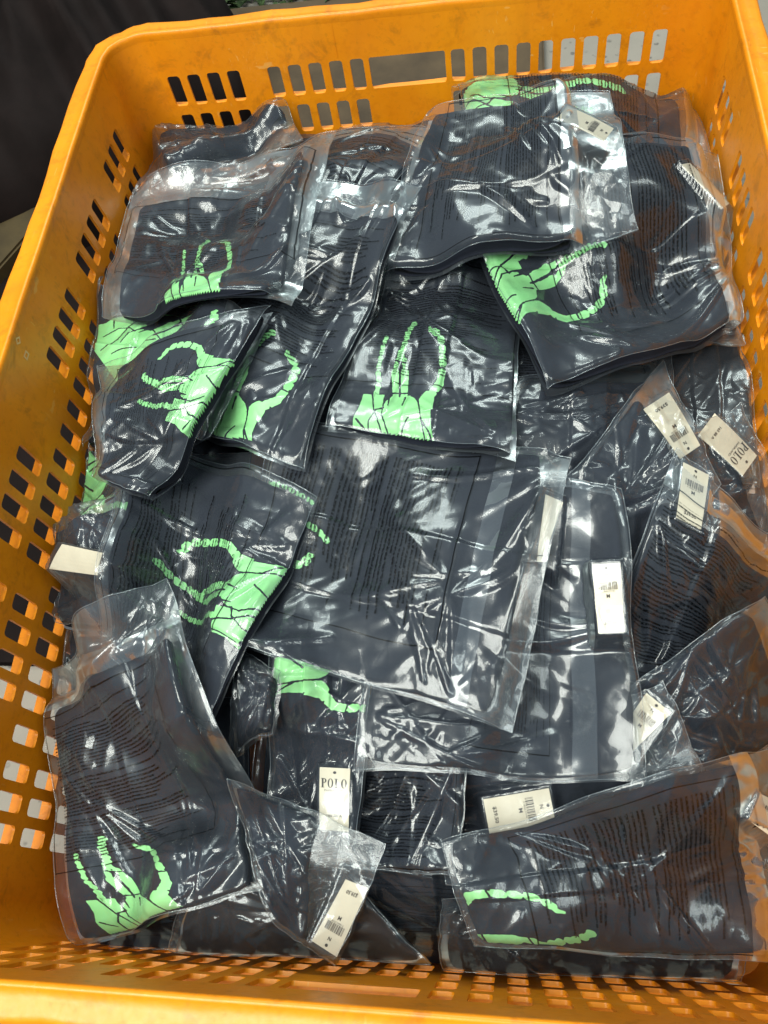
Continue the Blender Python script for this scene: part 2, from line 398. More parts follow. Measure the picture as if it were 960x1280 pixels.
# ------------------------------------------------------------------ heap height field
X0, Y0, RES = -.42, -.03, .003
NX, NY = 281, 395
gx = X0 + RES * np.arange(NX); gy = Y0 + RES * np.arange(NY); GX, GY = np.meshgrid(gx, gy, indexing='ij')
ctrl = np.array([(-.38, .93, -.10), (-.38, .72, -.14), (-.38, .5, -.18), (-.38, .25, -.19), (-.37, .12, -.25), (-.36, .03, -.31),
    (-.3, 1.08, -.14), (0, 1.08, -.16), (.2, 1.08, -.11), (.37, 1.07, -.19), (.38, .9, -.13), (.38, .7, -.13), (.38, .5, -.14), (.38, .3, -.16), (.38, .1, -.22),
    (-.1, .02, -.31), (.1, .02, -.31), (.3, .02, -.30), (0, .55, -.07), (0, .8, -.08), (.2, .9, -.07), (-.2, .8, -.09), (-.2, .5, -.09), (0, .35, -.08), (.2, .4, -.10),
    (-.2, .25, -.12), (.2, .2, -.14), (0, .18, -.15), (-.25, .1, -.20), (.1, .09, -.22), (.3, .1, -.21)])
wsum = np.zeros_like(GX); zs = np.zeros_like(GX)
for (a, c, z) in ctrl:
    w_ = 1 / ((GX - a) ** 2 + (GY - c) ** 2 + .0035) ** 2; wsum += w_; zs += w_ * z
H = zs / wsum - .058
H += .006 * noise(GX * 12, GY * 12, 3)
def samp(A, x, y):
    fx = np.clip((x - X0) / RES, 0, NX - 1.001); fy = np.clip((y - Y0) / RES, 0, NY - 1.001)
    i = fx.astype(int); j = fy.astype(int); a = fx - i; b_ = fy - j
    return (A[i, j] * (1 - a) + A[i + 1, j] * a) * (1 - b_) + (A[i, j + 1] * (1 - a) + A[i + 1, j + 1] * a) * b_
def dil(A, r):
    B = A.copy()
    for k in range(1, r + 1):
        B[k:] = np.maximum(B[k:], A[:-k]); B[:-k] = np.maximum(B[:-k], A[k:])
    C = B.copy()
    for k in range(1, r + 1):
        C[:, k:] = np.maximum(C[:, k:], B[:, :-k]); C[:, :-k] = np.maximum(C[:, :-k], B[:, k:])
    return C
def box(A, r):
    for ax in (0, 1):
        P_ = np.pad(A, [(r + 1, r) if k == ax else (0, 0) for k in (0, 1)], mode='edge'); c = np.cumsum(P_, ax)
        n = A.shape[ax]; hi = np.take(c, np.arange(2 * r + 1, 2 * r + 1 + n), ax); lo = np.take(c, np.arange(0, n), ax); A = (hi - lo) / (2 * r + 1)
    return A
def hit(A, px, py, off=0.0):
    r = ray(px, py); t = np.linspace(.35, 1.9, 1600); p = CAM[None] + r[None] * t[:, None]
    z = samp(A, p[:, 0], p[:, 1]) + off; b_ = np.nonzero(p[:, 2] < z)[0]
    k = b_[0] if len(b_) else 1599
    return p[k]

# ------------------------------------------------------------------ skeleton hand print (flat design, in its own units)
def seg_sd(X, Y, p, q, r0, r1=None):
    r1 = r0 if r1 is None else r1
    dx, dy = q[0] - p[0], q[1] - p[1]; t = np.clip(((X - p[0]) * dx + (Y - p[1]) * dy) / (dx * dx + dy * dy + 1e-9), 0, 1)
    return np.hypot(X - p[0] - t * dx, Y - p[1] - t * dy) - (r0 + (r1 - r0) * t)
def poly_sd(X, Y, P_):
    d = np.full(X.shape, 1e9); ins = np.zeros(X.shape, bool); n = len(P_)
    for i in range(n):
        a = P_[i]; b_ = P_[(i + 1) % n]; d = np.minimum(d, seg_sd(X, Y, a, b_, 0))
        c = ((a[1] > Y) != (b_[1] > Y)) & (X < (b_[0] - a[0]) * (Y - a[1]) / (b_[1] - a[1] + 1e-12) + a[0]); ins ^= c
    return np.where(ins, -d, d)
DC = 3.3
dxs = np.arange(15, 545, DC); dys = np.arange(80, 790, DC); DX, DY = np.meshgrid(dxs, dys, indexing='ij')
def wob(X, Y): return X + 3.0 * noise(X / 16, Y / 16, 1), Y + 3.0 * noise(X / 16, Y / 16, 2)
def hand_sdf(X, Y):
    X, Y = wob(X, Y); S = np.full(X.shape, 1e9)
    def bone(p, q, r, k=1.36, gap=9):
        nonlocal S
        p = np.array(p, float); q = np.array(q, float); L_ = np.linalg.norm(q - p); d = (q - p) / L_
        a = p + d * (gap * .5 + r * .9); b_ = q - d * (gap * .5 + r * .9)
        if L_ < 2.4 * r: a = p + d * L_ * .38; b_ = q - d * L_ * .38; r = r * .9
        S = np.minimum(S, seg_sd(X, Y, a, b_, r * .86)); S = np.minimum(S, np.minimum(seg_sd(X, Y, a, a + d * .1, r * k * .88), seg_sd(X, Y, b_, b_ + d * .1, r * k * .88)))
    ch = [(150, 466), (166, 404), (159, 345), (177, 278), (188, 222), (207, 176)]
    for i in range(5): bone(ch[i], ch[i + 1], (12, 11.5, 11, 10.5, 10)[i])
    ch = [(290, 262), (309, 205), (323, 150), (362, 92)]
    for i in range(3): bone(ch[i], ch[i + 1], (13.5, 13.5, 14)[i])
    for p, q, a, b_ in (((256, 468), (250, 355), 17, 20), ((298, 468), (302, 358), 17, 21)): S = np.minimum(S, seg_sd(X, Y, p, q, a, b_))
    for p, q, r in (((252, 338), (262, 302), 12), ((268, 300), (276, 262), 11), ((304, 338), (300, 300), 13), ((292, 298), (284, 262), 12)): S = np.minimum(S, seg_sd(X, Y, p, q, r))
    for p, q, a, b_ in (((440, 478), (486, 425), 20, 17), ((486, 425), (501, 366), 16, 17)): S = np.minimum(S, seg_sd(X, Y, p, q, a, b_))
    ch = [(503, 356), (505, 305), (505, 258), (494, 208)]
    for i in range(3): bone(ch[i], ch[i + 1], (16, 15, 15)[i])
    bone((492, 206), (452, 176), 16); S = np.minimum(S, seg_sd(X, Y, (446, 180), (440, 160), 12, 7))
    S = np.minimum(S, poly_sd(X, Y, [(88, 462), (196, 462), (196, 530), (230, 700), (230, 800), (-40, 800), (38, 640), (46, 590), (74, 535)]))
    S = np.minimum(S, poly_sd(X, Y, [(186, 545), (205, 500), (235, 470), (272, 462), (315, 468), (350, 488), (372, 520), (384, 570), (440, 700), (450, 800), (150, 800), (185, 620)]))
    S = np.minimum(S, poly_sd(X, Y, [(370, 512), (386, 484), (412, 462), (456, 458), (452, 505), (444, 555), (433, 552), (438, 640), (470, 800), (380, 800), (388, 590)]))
    for pl in ([(134, 460), (148, 545), (188, 640), (200, 760)], [(196, 536), (160, 545), (122, 598), (110, 700)], [(199, 480), (188, 570), (218, 640)], [(222, 470), (218, 522)],
               [(304, 476), (291, 522)], [(324, 592), (283, 656), (270, 720)], [(372, 500), (386, 592), (404, 680), (420, 790)], [(386, 600), (440, 680)], [(275, 470), (272, 400), (278, 330), (266, 300)],
               [(250, 300), (318, 316)], [(238, 452), (326, 455)], [(470, 470), (500, 480)], [(484, 362), (522, 364)], [(60, 590), (100, 620)]):
        for a, b_ in zip(pl, pl[1:]): S = np.maximum(S, -seg_sd(X, Y, a, b_, 4.6, 3.2))
    return S
SD = hand_sdf(DX, DY)
ggx, ggy = np.gradient(SD, DC); gn = np.hypot(ggx, ggy) + 1e-6
near_ = np.abs(SD) < DC * .72
HX = np.where(near_, DX - SD * ggx / gn ** 2 * .95, DX); HY = np.where(near_, DY - SD * ggy / gn ** 2 * .95, DY)
cs = (SD[:-1, :-1] + SD[1:, :-1] + SD[:-1, 1:] + SD[1:, 1:]) / 4
KEEP = cs < 0
NDX, NDY = DX.shape
REF = np.array([(40, 630), (435, 672), (360, 95)], float)

# ------------------------------------------------------------------ tags
def font_mesh(s, size, bold=False, xs=1.0):
    c = bpy.data.curves.new('letters', 'FONT'); c.body = s; c.size = size; c.align_x = 'CENTER'; c.align_y = 'CENTER'; c.resolution_u = 2
    if bold: c.offset = size * .02
    o = bpy.data.objects.new('letters', c); COL.objects.link(o); dg = bpy.context.evaluated_depsgraph_get()
    me = bpy.data.meshes.new_from_object(o.evaluated_get(dg)); bpy.data.objects.remove(o)
    v = [(p.co.x * xs, p.co.y) for p in me.vertices]; f = [tuple(p.vertices) for p in me.polygons]; bpy.data.meshes.remove(me); return v, f
def rect2(x0, y0, x1, y1): return [(x0, y0), (x1, y0), (x1, y1), (x0, y1)], [(0, 1, 2, 3)]
def serif_polo(h):
    """bold condensed serif capitals P O L O, centred, height h"""
    out = []
    def ring(cx_, cy_, rx, ry, tx, ty, a0=0, a1=360, n=20):
        V = []; F = []
        for k in range(n + 1):
            a = math.radians(a0 + (a1 - a0) * k / n); V.append((cx_ + rx * math.cos(a), cy_ + ry * math.sin(a))); V.append((cx_ + (rx - tx) * math.cos(a), cy_ + (ry - ty) * math.sin(a)))
        for k in range(n): F.append((2 * k, 2 * k + 2, 2 * k + 3, 2 * k + 1))
        out.append((V, F))
    w_ = h * .62; x = -1.5 * w_ - .06 * h; 
    # P
    out.append(rect2(x - .20 * h, -h / 2, x - .04 * h, h / 2)); out.append(rect2(x - .29 * h, -h / 2, x + .05 * h, -h / 2 + .06 * h)); out.append(rect2(x - .29 * h, h / 2 - .06 * h, x - .04 * h, h / 2))
    ring(x - .04 * h, h * .24, .28 * h, .26 * h, .13 * h, .06 * h, -90, 90)
    x += w_; ring(x, 0, .27 * h, .5 * h, .14 * h, .05 * h)
    x += w_ + .02 * h; out.append(rect2(x - .18 * h, -h / 2, x - .02 * h, h / 2)); out.append(rect2(x - .27 * h, -h / 2, x + .22 * h, -h / 2 + .06 * h)); out.append(rect2(x - .27 * h, h / 2 - .06 * h, x + .07 * h, h / 2)); out.append(rect2(x + .17 * h, -h / 2, x + .22 * h, -h * .25))
    x += w_ + .02 * h; ring(x, 0, .27 * h, .5 * h, .14 * h, .05 * h)
    return out
def disc(cx_, cy_, r, n=10): return [(cx_ + r * math.cos(6.2832 * k / n), cy_ + r * math.sin(6.2832 * k / n)) for k in range(n)], [tuple(range(n))]
TW, TL_ = 27.0, 62.0      # tag size in mm, origin centre, hole at +y
def shift(vf, dx, dy): return [(a + dx, b_ + dy) for a, b_ in vf[0]], vf[1]
rt = random.Random(4)
def barcode(w_, h_):
    V = []; F = []; x = -w_ / 2
    while x < w_ / 2:
        b_ = rt.choice((.35, .35, .7, 1.0)); V += [(x, -h_ / 2), (x + b_, -h_ / 2), (x + b_, h_ / 2), (x, h_ / 2)]; n = len(V); F.append((n - 4, n - 3, n - 2, n - 1)); x += b_ + rt.choice((.4, .5, .9))
    return V, F
DES = {
 'front': [('tag_lettering', [shift(q, 0, 15) for q in serif_polo(9.5)] + [shift(font_mesh('PAPERLAND', 3.3), 0, 7.4), shift(font_mesh('165 88 A', 4.0, True), 0, -17)]), ('tag_hole', [disc(0, 26, 1.5)])],
 'back': [('barcode', [shift(barcode(18, 7.5), 0, 11)]), ('tag_lettering', [shift(font_mesh('N', 4.6, True), 0, 21), shift(font_mesh('M', 5.2, True), 0, 1.5), shift(font_mesh('0 18362 57190', 2.2), 0, 5.9), shift(font_mesh('$39.50', 4.8, True), 0, -22)]), ('tag_hole', [disc(0, 27.3, 1.5)])],
 'plain': []}
def make_tag(corners, kind, owner, label=None):
    """corners: four world points, top-left, top-right, bottom-right, bottom-left of the tag"""
    c = [np.array(q) for q in corners]
    nrm = np.cross(c[1] - c[0], c[3] - c[0]); nrm /= np.linalg.norm(nrm)
    if nrm[2] < 0: nrm = -nrm
    def at(x, y, up):
        u = x / TW + .5; v = .5 - y / TL_; bend = .0012 * math.sin(3.1 * v) 
        return (c[0] * (1 - u) + c[1] * u) * (1 - v) + (c[3] * (1 - u) + c[2] * u) * v + nrm * (up + bend)
    V = []; F = []; n = 7
    for up in (.0005, 0):
        for k in range(n):
            y = TL_ / 2 - TL_ * k / (n - 1); V += [at(-TW / 2, y, up), at(TW / 2, y, up)]
    for k in range(n - 1):
        a = 2 * k; F.append((a, a + 1, a + 3, a + 2)); b_ = 2 * n + a; F.append((b_, b_ + 2, b_ + 3, b_ + 1))
        F.append((a, a + 2, b_ + 2, b_)); F.append((a + 1, b_ + 1, b_ + 3, a + 3))
    F.append((0, 2 * n, 2 * n + 1, 1)); F.append((2 * n - 2, 2 * n - 1, 4 * n - 1, 4 * n - 2))
    t_ = pym('price_tag', V, F, M_TAG, owner)
    if label: t_['label'] = label
    for nm, shapes in DES[kind]:
        V = []; F = []
        for vs, fs in shapes:
            o_ = len(V); V += [at(a, b_, .00085) for a, b_ in vs]; F += [tuple(o_ + i for i in f) for f in fs]
        pym(nm, V, F, M_INK, t_)
    return t_

# ------------------------------------------------------------------ bags
def clampxy(P_):
    x, y = P_[..., 0], P_[..., 1]
    def soft(v, lo, hi, k=.012):
        v = np.where(v > hi - k, hi - k + k * np.tanh((v - hi + k) / k), v); return np.where(v < lo + k, lo + k + k * np.tanh((v - lo - k) / k), v)
    return np.stack([soft(x, -.383, .383), soft(y, .014, LEN - .014)], -1)

N_BAG = 0
def bag(quad, label, T=.012, gar=(.05, .13, .95, .965), text=(.12, .28, .90, .78), hand=None, tags=(), wr=1.0, lift=0.0, fab=None, strip=.13, bow=0.0, stiff=(8, 5), nogar=False, off=.0, seed=None):
    global H, N_BAG
    N_BAG += 1; sd = N_BAG if seed is None else seed; rs = np.random.RandomState(100 + sd)
    Hs = box(box(box(dil(H, stiff[0]), stiff[1]), max(1, stiff[0] - stiff[1])), 3)
    A = np.array([hit(Hs, px, py, T * .6 + off)[:2] for px, py in quad])       # FL FR ER EL in plan
    ctr = A.mean(0); Q = np.array(quad, float); D4 = []
    for i_, j_ in ((0, 1), (3, 2), (0, 3), (1, 2)):     # flap, end, left and right edges sag with the surface below
        m_ = (Q[i_] + Q[j_]) / 2; d_ = hit(Hs, m_[0], m_[1], T * .6 + off)[:2] - (A[i_] + A[j_]) / 2
        D4.append(d_ * min(1, .03 / (np.linalg.norm(d_) + 1e-9)))
    def plan(u, v):
        p = (A[0] * (1 - u)[..., None] + A[1] * u[..., None]) * (1 - v)[..., None] + (A[3] * (1 - u)[..., None] + A[2] * u[..., None]) * v[..., None]
        ay = A[3] - A[0]; uq = (4 * u * (1 - u))[..., None]; vq = (4 * v * (1 - v))[..., None]; U1 = u[..., None]; V1 = v[..., None]
        p = p + uq * ((1 - V1) * D4[0] + V1 * D4[1]) + vq * ((1 - U1) * D4[2] + U1 * D4[3])
        b1 = .006 * noise(u * 1.5, v * 1.5, sd) + .0022 * noise(u * 6, v * 6, sd + 40); b2 = .006 * noise(u * 1.5, v * 1.5, sd + 9) + .0022 * noise(u * 6, v * 6, sd + 50)
        p = p + np.stack([b1, b2], -1)
        if bow: p = p + (bow * 4 * u * (1 - u))[..., None] * (ay / np.linalg.norm(ay))
        return clampxy(p)
    W_ = (np.linalg.norm(A[1] - A[0]) + np.linalg.norm(A[2] - A[3])) / 2; L_ = (np.linalg.norm(A[3] - A[0]) + np.linalg.norm(A[2] - A[1])) / 2
    u0, v0, u1, v1 = gar
    u0 = u0 * .45 if u0 <= .06 else u0; u1 = 1 - (1 - u1) * .45 if u1 >= .92 else u1; v1 = 1 - (1 - v1) * .6 if v1 > .94 else v1
    def edge_d(u, v):      # signed distance (m) inside the folded shirt, rounded corners
        r = .012; qx = np.abs(u - (u0 + u1) / 2) * W_ - (u1 - u0) / 2 * W_ + r; qy = np.abs(v - (v0 + v1) / 2) * L_ - (v1 - v0) / 2 * L_ + r
        return -(np.hypot(np.maximum(qx, 0), np.maximum(qy, 0)) + np.minimum(np.maximum(qx, qy), 0) - r)
    # a few straight folds of the shirt that raise parts of it
    k1, k2 = rs.uniform(.25, .45), rs.uniform(.55, .75)
    def und(x, y, u, v):
        f = .0030 * sstep(k1 - .008, k1 + .008, u) - .0028 * sstep(k2 - .008, k2 + .008, u)
        return .0018 * noise(x * 22, y * 22, sd) + .0009 * noise(x * 60, y * 60, sd + 3) + f + .0035 * noise(x * 9, y * 9, sd + 5)
    def zbase(x, y): return samp(Hs, x, y) + .0015 + lift
    def ztop(u, v, xy):
        d = edge_d(u, v); r = T * .75; pr = np.sqrt(np.clip(1 - (1 - np.clip(d / r, 0, 1)) ** 2, 0, 1))
        return zbase(xy[..., 0], xy[..., 1]) + T * pr + pr * und(xy[..., 0], xy[..., 1], u, v)
    root = empty('bagged_shirt', (ctr[0], ctr[1], float(samp(Hs, ctr[0], ctr[1]))))
    inv = Matrix.Translation(-Vector(root.location))
    def own(o): o.parent = root; o.matrix_parent_inverse = inv; return o
    tag(root, label, 'bagged shirt', 'clear bags of folded dark shirts heaped in the crate')
    # ---- folded shirt
    shirt = None
    if not nogar:
        ng, mg = 64, 74
        s = np.linspace(-1, 1, ng); t_ = np.linspace(-1, 1, mg)
        f = lambda a: np.sign(a) * (1 - (1 - np.abs(a)) ** 1.5)
        U, V_ = np.meshgrid((u0 + u1) / 2 + f(s) * (u1 - u0) / 2, (v0 + v1) / 2 + f(t_) * (v1 - v0) / 2, indexing='ij')
        # pull the corners in
        a = (U - (u0 + u1) / 2) / ((u1 - u0) / 2); b_ = (V_ - (v0 + v1) / 2) / ((v1 - v0) / 2); k = 1 - .045 * (np.abs(a) * np.abs(b_)) ** 6
        U = (u0 + u1) / 2 + a * k * (u1 - u0) / 2; V_ = (v0 + v1) / 2 + b_ * k * (v1 - v0) / 2
        xy = plan(U, V_); zt = ztop(U, V_, xy); zb = np.minimum(zbase(xy[..., 0], xy[..., 1]) + .0006, zt)
        co = np.concatenate([np.concatenate([xy, zt[..., None]], -1).reshape(-1, 3), np.concatenate([xy, zb[..., None]], -1).reshape(-1, 3)])
        q = np.concatenate([grid_quads(ng, mg), grid_quads(ng, mg, ng * mg, True)])
        # side closing strip
        ring = np.concatenate([np.arange(mg), mg - 1 + mg * np.arange(1, ng), (ng - 1) * mg + np.arange(mg - 2, -1, -1), mg * np.arange(ng - 2, 0, -1)])
        r2 = np.roll(ring, -1); q = np.concatenate([q, np.stack([ring, ring + ng * mg, r2 + ng * mg, r2], 1)])
        if (co[q[0][1]][:2] - co[q[0][0]][:2])[0] * (co[q[0][3]][:2] - co[q[0][0]][:2])[1] - (co[q[0][1]][:2] - co[q[0][0]][:2])[1] * (co[q[0][3]][:2] - co[q[0][0]][:2])[0] < 0: q = q[:, ::-1]
        shirt = own(link('folded_shirt', mesh_np('folded_shirt', co, q), fab or M_FAB))
    # ---- printed hand
    if hand is not None:
        Pr = np.array([hit(Hs, px, py, T + .001 + lift)[:2] for px, py in hand])
        Am = np.linalg.solve(np.c_[REF, np.ones(3)], Pr)         # 3x2
        PX = HX.ravel() * Am[0, 0] + HY.ravel() * Am[1, 0] + Am[2, 0]; PY = HX.ravel() * Am[0, 1] + HY.ravel() * Am[1, 1] + Am[2, 1]
        uu = np.full(PX.shape, .5); vv = np.full(PX.shape, .5)
        e = 1e-3
        for _ in range(9):
            p = plan(uu, vv); pu = (plan(uu + e, vv) - p) / e; pv = (plan(uu, vv + e) - p) / e
            det = pu[:, 0] * pv[:, 1] - pu[:, 1] * pv[:, 0]; det = np.where(np.abs(det) < 1e-6, 1e-6, det); rx, ry = PX - p[:, 0], PY - p[:, 1]
            uu = np.clip(uu + np.clip((rx * pv[:, 1] - ry * pv[:, 0]) / det, -.3, .3), -.6, 1.6); vv = np.clip(vv + np.clip((pu[:, 0] * ry - pu[:, 1] * rx) / det, -.3, .3), -.6, 1.6)
        p = plan(uu, vv); bad = np.hypot(PX - p[:, 0], PY - p[:, 1]) > .002
        dd = edge_d(uu, vv); ok = (dd > .0008) & ~bad & (uu > 0) & (uu < 1) & (vv > 0) & (vv < 1)
        z = ztop(uu, vv, np.stack([PX, PY], -1)) + .0009
        okc = ok.reshape(NDX, NDY); kc = KEEP & okc[:-1, :-1] & okc[1:, :-1] & okc[:-1, 1:] & okc[1:, 1:]
        qq = grid_quads(NDX, NDY).reshape(NDX - 1, NDY - 1, 4)[kc]
        if len(qq):
            idx, invx = np.unique(qq.ravel(), return_inverse=True); me = mesh_np('hand_print', np.stack([PX, PY, z], 1)[idx], invx.reshape(-1, 4))
            hp = link('hand_print', me, M_PR); hp.parent = shirt
    # ---- film
    nu, nv = max(70, min(150, int(W_ / .0019))), max(70, min(170, int(L_ / .0019)))
    U, V_ = np.meshgrid(np.linspace(0, 1, nu), np.linspace(0, 1, nv), indexing='ij')
    xy = plan(U, V_); x, y = xy[..., 0], xy[..., 1]
    zb = zbase(x, y); d = edge_d(U, V_)
    cover = sstep(-.022, .001, d)
    if nogar: cover = cover * 0
    zf = np.maximum(zb + (T + .0018) * cover + cover * und(x, y, U, V_), (ztop(U, V_, xy) if not nogar else zb) + .0016)
    ca, sa = math.cos(rs.uniform(0, 3.14)), math.sin(rs.uniform(0, 3.14)); th = rs.uniform(0, 3.14); ca, sa = math.cos(th), math.sin(th)
    px_, py_ = x * ca - y * sa, x * sa + y * ca
    wx = px_ + .012 * noise(x * 14, y * 14, sd + 11); wy = py_ + .012 * noise(x * 14, y * 14, sd + 12)
    m1 = sstep(-.12, .30, noise(x * 11, y * 11, sd + 21)); m2 = sstep(-.05, .28, noise(x * 14, y * 14, sd + 22))
    ed = np.minimum(np.minimum(U, 1 - U) * W_, np.minimum(V_, 1 - V_) * L_); en = np.exp(-ed / .022)
    loose = sstep(.008, -.012, d)
    c1 = 1 - np.abs(noise(wx * 9, wy * 34, sd + 31)) * 3.2; c2 = 1 - np.abs(noise(wy * 11, wx * 42, sd + 32)) * 3.2; c3 = 1 - np.abs(noise(x * 60, y * 60, sd + 33)) * 2.4
    c4 = 1 - np.abs(noise(x * 130, y * 130, sd + 34)) * 2.4; c5 = 1 - np.abs(noise(wx * 22, wy * 90, sd + 35)) * 2.6
    wz = .0046 * np.maximum(c1, 0) ** 1.6 * (m1 + .35 * en) + .0034 * np.maximum(c2, 0) ** 1.6 * (m2 + .35 * loose) + .0022 * np.maximum(c3, 0) ** 1.3 * m1 * (.06 + .5 * en + .6 * loose) + .0008 * np.maximum(c4, 0) * m2 * (.03 + .7 * en + .35 * loose) + .0012 * np.maximum(c5, 0) ** 1.3 * (m1 * m2 * .8 + .25 * en * m2)
    # straight folds, most of them fanning out from a few gathers near the edge
    def fold(cx_, cy_, an, L0, A_, w_):
        dx, dy = math.cos(an), math.sin(an); qx, qy = x - cx_, y - cy_
        a_ = qx * dx + qy * dy; c_ = -qx * dy + qy * dx; t_ = np.clip(a_ / L0, 0, 1)
        c_ = c_ + .004 * np.sin(t_ * 5 + an) * t_
        tap = np.sin(np.clip(t_ * 1.0, 0, 1) ** .6 * np.pi) ** .6 * ((a_ > 0) & (a_ < L0))
        ww = w_ * (.45 + .9 * t_)
        return A_ * tap * np.maximum(0, np.where(c_ > 0, 1 - c_ / ww, 1 + c_ / (ww * 2.6)))
    fz = np.zeros_like(x)
    for k_ in range(int(4 + 3.5 * wr)):
        e_ = rs.randint(4); f_ = rs.uniform(.08, .92); fu, fv = ((f_, .03), (.97, f_), (f_, .97), (.03, f_))[e_] if rs.rand() < .7 else (rs.uniform(.15, .85), rs.uniform(.15, .85))
        P0 = plan(np.array([fu]), np.array([fv]))[0]; to = plan(np.array([.5]), np.array([.5]))[0] - P0; a0_ = math.atan2(to[1], to[0]) + rs.uniform(-.9, .9)
        for m_ in range(rs.randint(2, 6)):
            sp_ = rs.uniform(0, .02); an = a0_ + rs.uniform(-.75, .75)
            fz = np.maximum(fz, fold(P0[0] + sp_ * math.cos(an), P0[1] + sp_ * math.sin(an), an, rs.uniform(.04, .16), rs.uniform(.002, .006), rs.uniform(.003, .008)))
    for k_ in range(int(7 * wr)):
        P0 = plan(rs.uniform(.02, .95, 1), rs.uniform(.02, .95, 1))[0]
        fz = np.maximum(fz, fold(P0[0], P0[1], rs.uniform(0, 6.28), rs.uniform(.03, .10), rs.uniform(.0012, .0035), rs.uniform(.003, .007)))
    wz = wz * .30 + fz * 1.2
    zf = zf + wr * wz * sstep(-.001, .006, ed) + (.004 * np.maximum(0, noise(U * 6, V_ * 6, sd + 70)) * en)
    # ---- tags lie on the shirt or in the flap, under the film
    for tg in tags:
        pts = tg[0]; kind = tg[1]; tl = tg[2] if len(tg) > 2 else None
        rawF = np.full((NX, NY), -9.0); ii = np.clip(((x - X0) / RES).astype(int), 0, NX - 1); jj = np.clip(((y - Y0) / RES).astype(int), 0, NY - 1)
        base_t = np.maximum(zb + (T * cover if not nogar else 0), ztop(U, V_, xy) if not nogar else zb)
        np.maximum.at(rawF, (ii.ravel(), jj.ravel()), base_t.ravel()); S_ = np.maximum(rawF, Hs); S_ = dil(S_, 1)
        c3d = [hit(S_, a, b_, .0035) for a, b_ in pts]
        c3d = np.array(c3d); cc = c3d.mean(0); M_ = c3d - cc; uu_, ss_, vt = np.linalg.svd(M_); nrm = vt[2] * np.sign(vt[2][2] if vt[2][2] else 1)
        nrm = nrm + np.array([0, 0, .8]); nrm /= np.linalg.norm(nrm)
        # re-cast the corners on the tag's own plane so that it stays flat, then lift it clear of the cloth
        tt = 0.0
        for it in range(2):
            c3 = []
            for a, b_ in pts:
                r = ray(a, b_); c3.append(CAM + r * ((nrm @ (cc + nrm * tt) - nrm @ CAM) / (nrm @ r)))
            gu, gv = np.meshgrid(np.linspace(0, 1, 7), np.linspace(0, 1, 13), indexing='ij')
            c3 = np.array(c3); pl = (c3[0] * (1 - gu)[..., None] + c3[1] * gu[..., None]) * (1 - gv)[..., None] + (c3[3] * (1 - gu)[..., None] + c3[2] * gu[..., None]) * gv[..., None]
            over = (samp(S_, pl[..., 0], pl[..., 1]) - pl[..., 2]).max()
            if it == 0: tt = max(0, over) + .0006
        t_obj = make_tag(c3, kind, root, tl); t_obj.matrix_parent_inverse = inv
        # raise the film over the tag
        E1, E2 = (c3[1] - c3[0])[:2], (c3[3] - c3[0])[:2]; det = E1[0] * E2[1] - E1[1] * E2[0]
        qx, qy = x - c3[0][0], y - c3[0][1]; a = (qx * E2[1] - qy * E2[0]) / det; b_ = (E1[0] * qy - E1[1] * qx) / det
        inside = (a > -.12) & (a < 1.12) & (b_ > -.06) & (b_ < 1.06)
        pz = c3[0][2] + a * (c3[1][2] - c3[0][2]) + b_ * (c3[3][2] - c3[0][2]) + .0030 + .0035 * noise(x * 20, y * 20, sd + 93)
        w_in = sstep(-.35, -.08, a) * sstep(1.35, 1.08, a) * sstep(-.2, -.04, b_) * sstep(1.2, 1.04, b_)
        zf = np.maximum(zf, np.where(w_in > 0, zb + (pz - zb) * w_in, -9)); zf = np.where(inside, np.minimum(zf, pz + .0022), zf) if True else zf
    hw = T * .0
    co = np.concatenate([xy, zf[..., None]], -1).reshape(-1, 3)
    uv = np.stack([U, V_], -1).reshape(-1, 2); a0, b0, a1, b1 = text
    tuv = np.stack([(U - a0) / (a1 - a0), (V_ - b0) / (b1 - b0)], -1).reshape(-1, 2)
    nb, mb = 36, 40; Ub, Vb = np.meshgrid(np.linspace(0, 1, nb), np.linspace(0, 1, mb), indexing='ij'); xb = plan(Ub, Vb)
    cob = np.concatenate([xb, (zbase(xb[..., 0], xb[..., 1]) - .0006)[..., None]], -1).reshape(-1, 3)
    co2 = np.concatenate([co, cob]); q = np.concatenate([grid_quads(nu, nv), grid_quads(nb, mb, nu * nv, True)])
    far_uv = np.full((nb * mb, 2), -5.0)
    e1 = co[q[0][1]][:2] - co[q[0][0]][:2]; e2 = co[q[0][3]][:2] - co[q[0][0]][:2]
    if e1[0] * e2[1] - e1[1] * e2[0] < 0: q = q[:, ::-1]
    film_me = mesh_np('film', co2, q, np.concatenate([uv, np.stack([Ub, Vb], -1).reshape(-1, 2)]), uv2=np.concatenate([tuv, far_uv]))
    cr_ = np.clip(.05 + .55 * en + .75 * loose * sstep(-.3, .3, noise(x * 16, y * 16, sd + 77)) + .75 * m1 * m2 + .15 * sstep(.05, .3, noise(x * 20, y * 20, sd + 78)), 0, 1) * min(1.4, wr)
    at_ = film_me.attributes.new('crumple', 'FLOAT', 'POINT'); at_.data.foreach_set('value', np.concatenate([cr_.ravel(), np.full(nb * mb, .2)]).astype(np.float32))
    own(link('film', film_me, M_FILM))
    # welded edge seam: a thin bead round the film
    idx = np.concatenate([np.arange(nv), nv - 1 + nv * np.arange(1, nu), (nu - 1) * nv + np.arange(nv - 2, -1, -1), nv * np.arange(nu - 2, -1, -1)])
    Pp = co[idx[:-1]]; nxt = np.roll(Pp, -1, 0); prv = np.roll(Pp, 1, 0); tg_ = nxt - prv; tg_ /= np.linalg.norm(tg_, axis=1)[:, None] + 1e-9
    sdv = np.cross(tg_, [0, 0, 1.0]); sdv /= np.linalg.norm(sdv, axis=1)[:, None] + 1e-9; upv = np.cross(sdv, tg_)
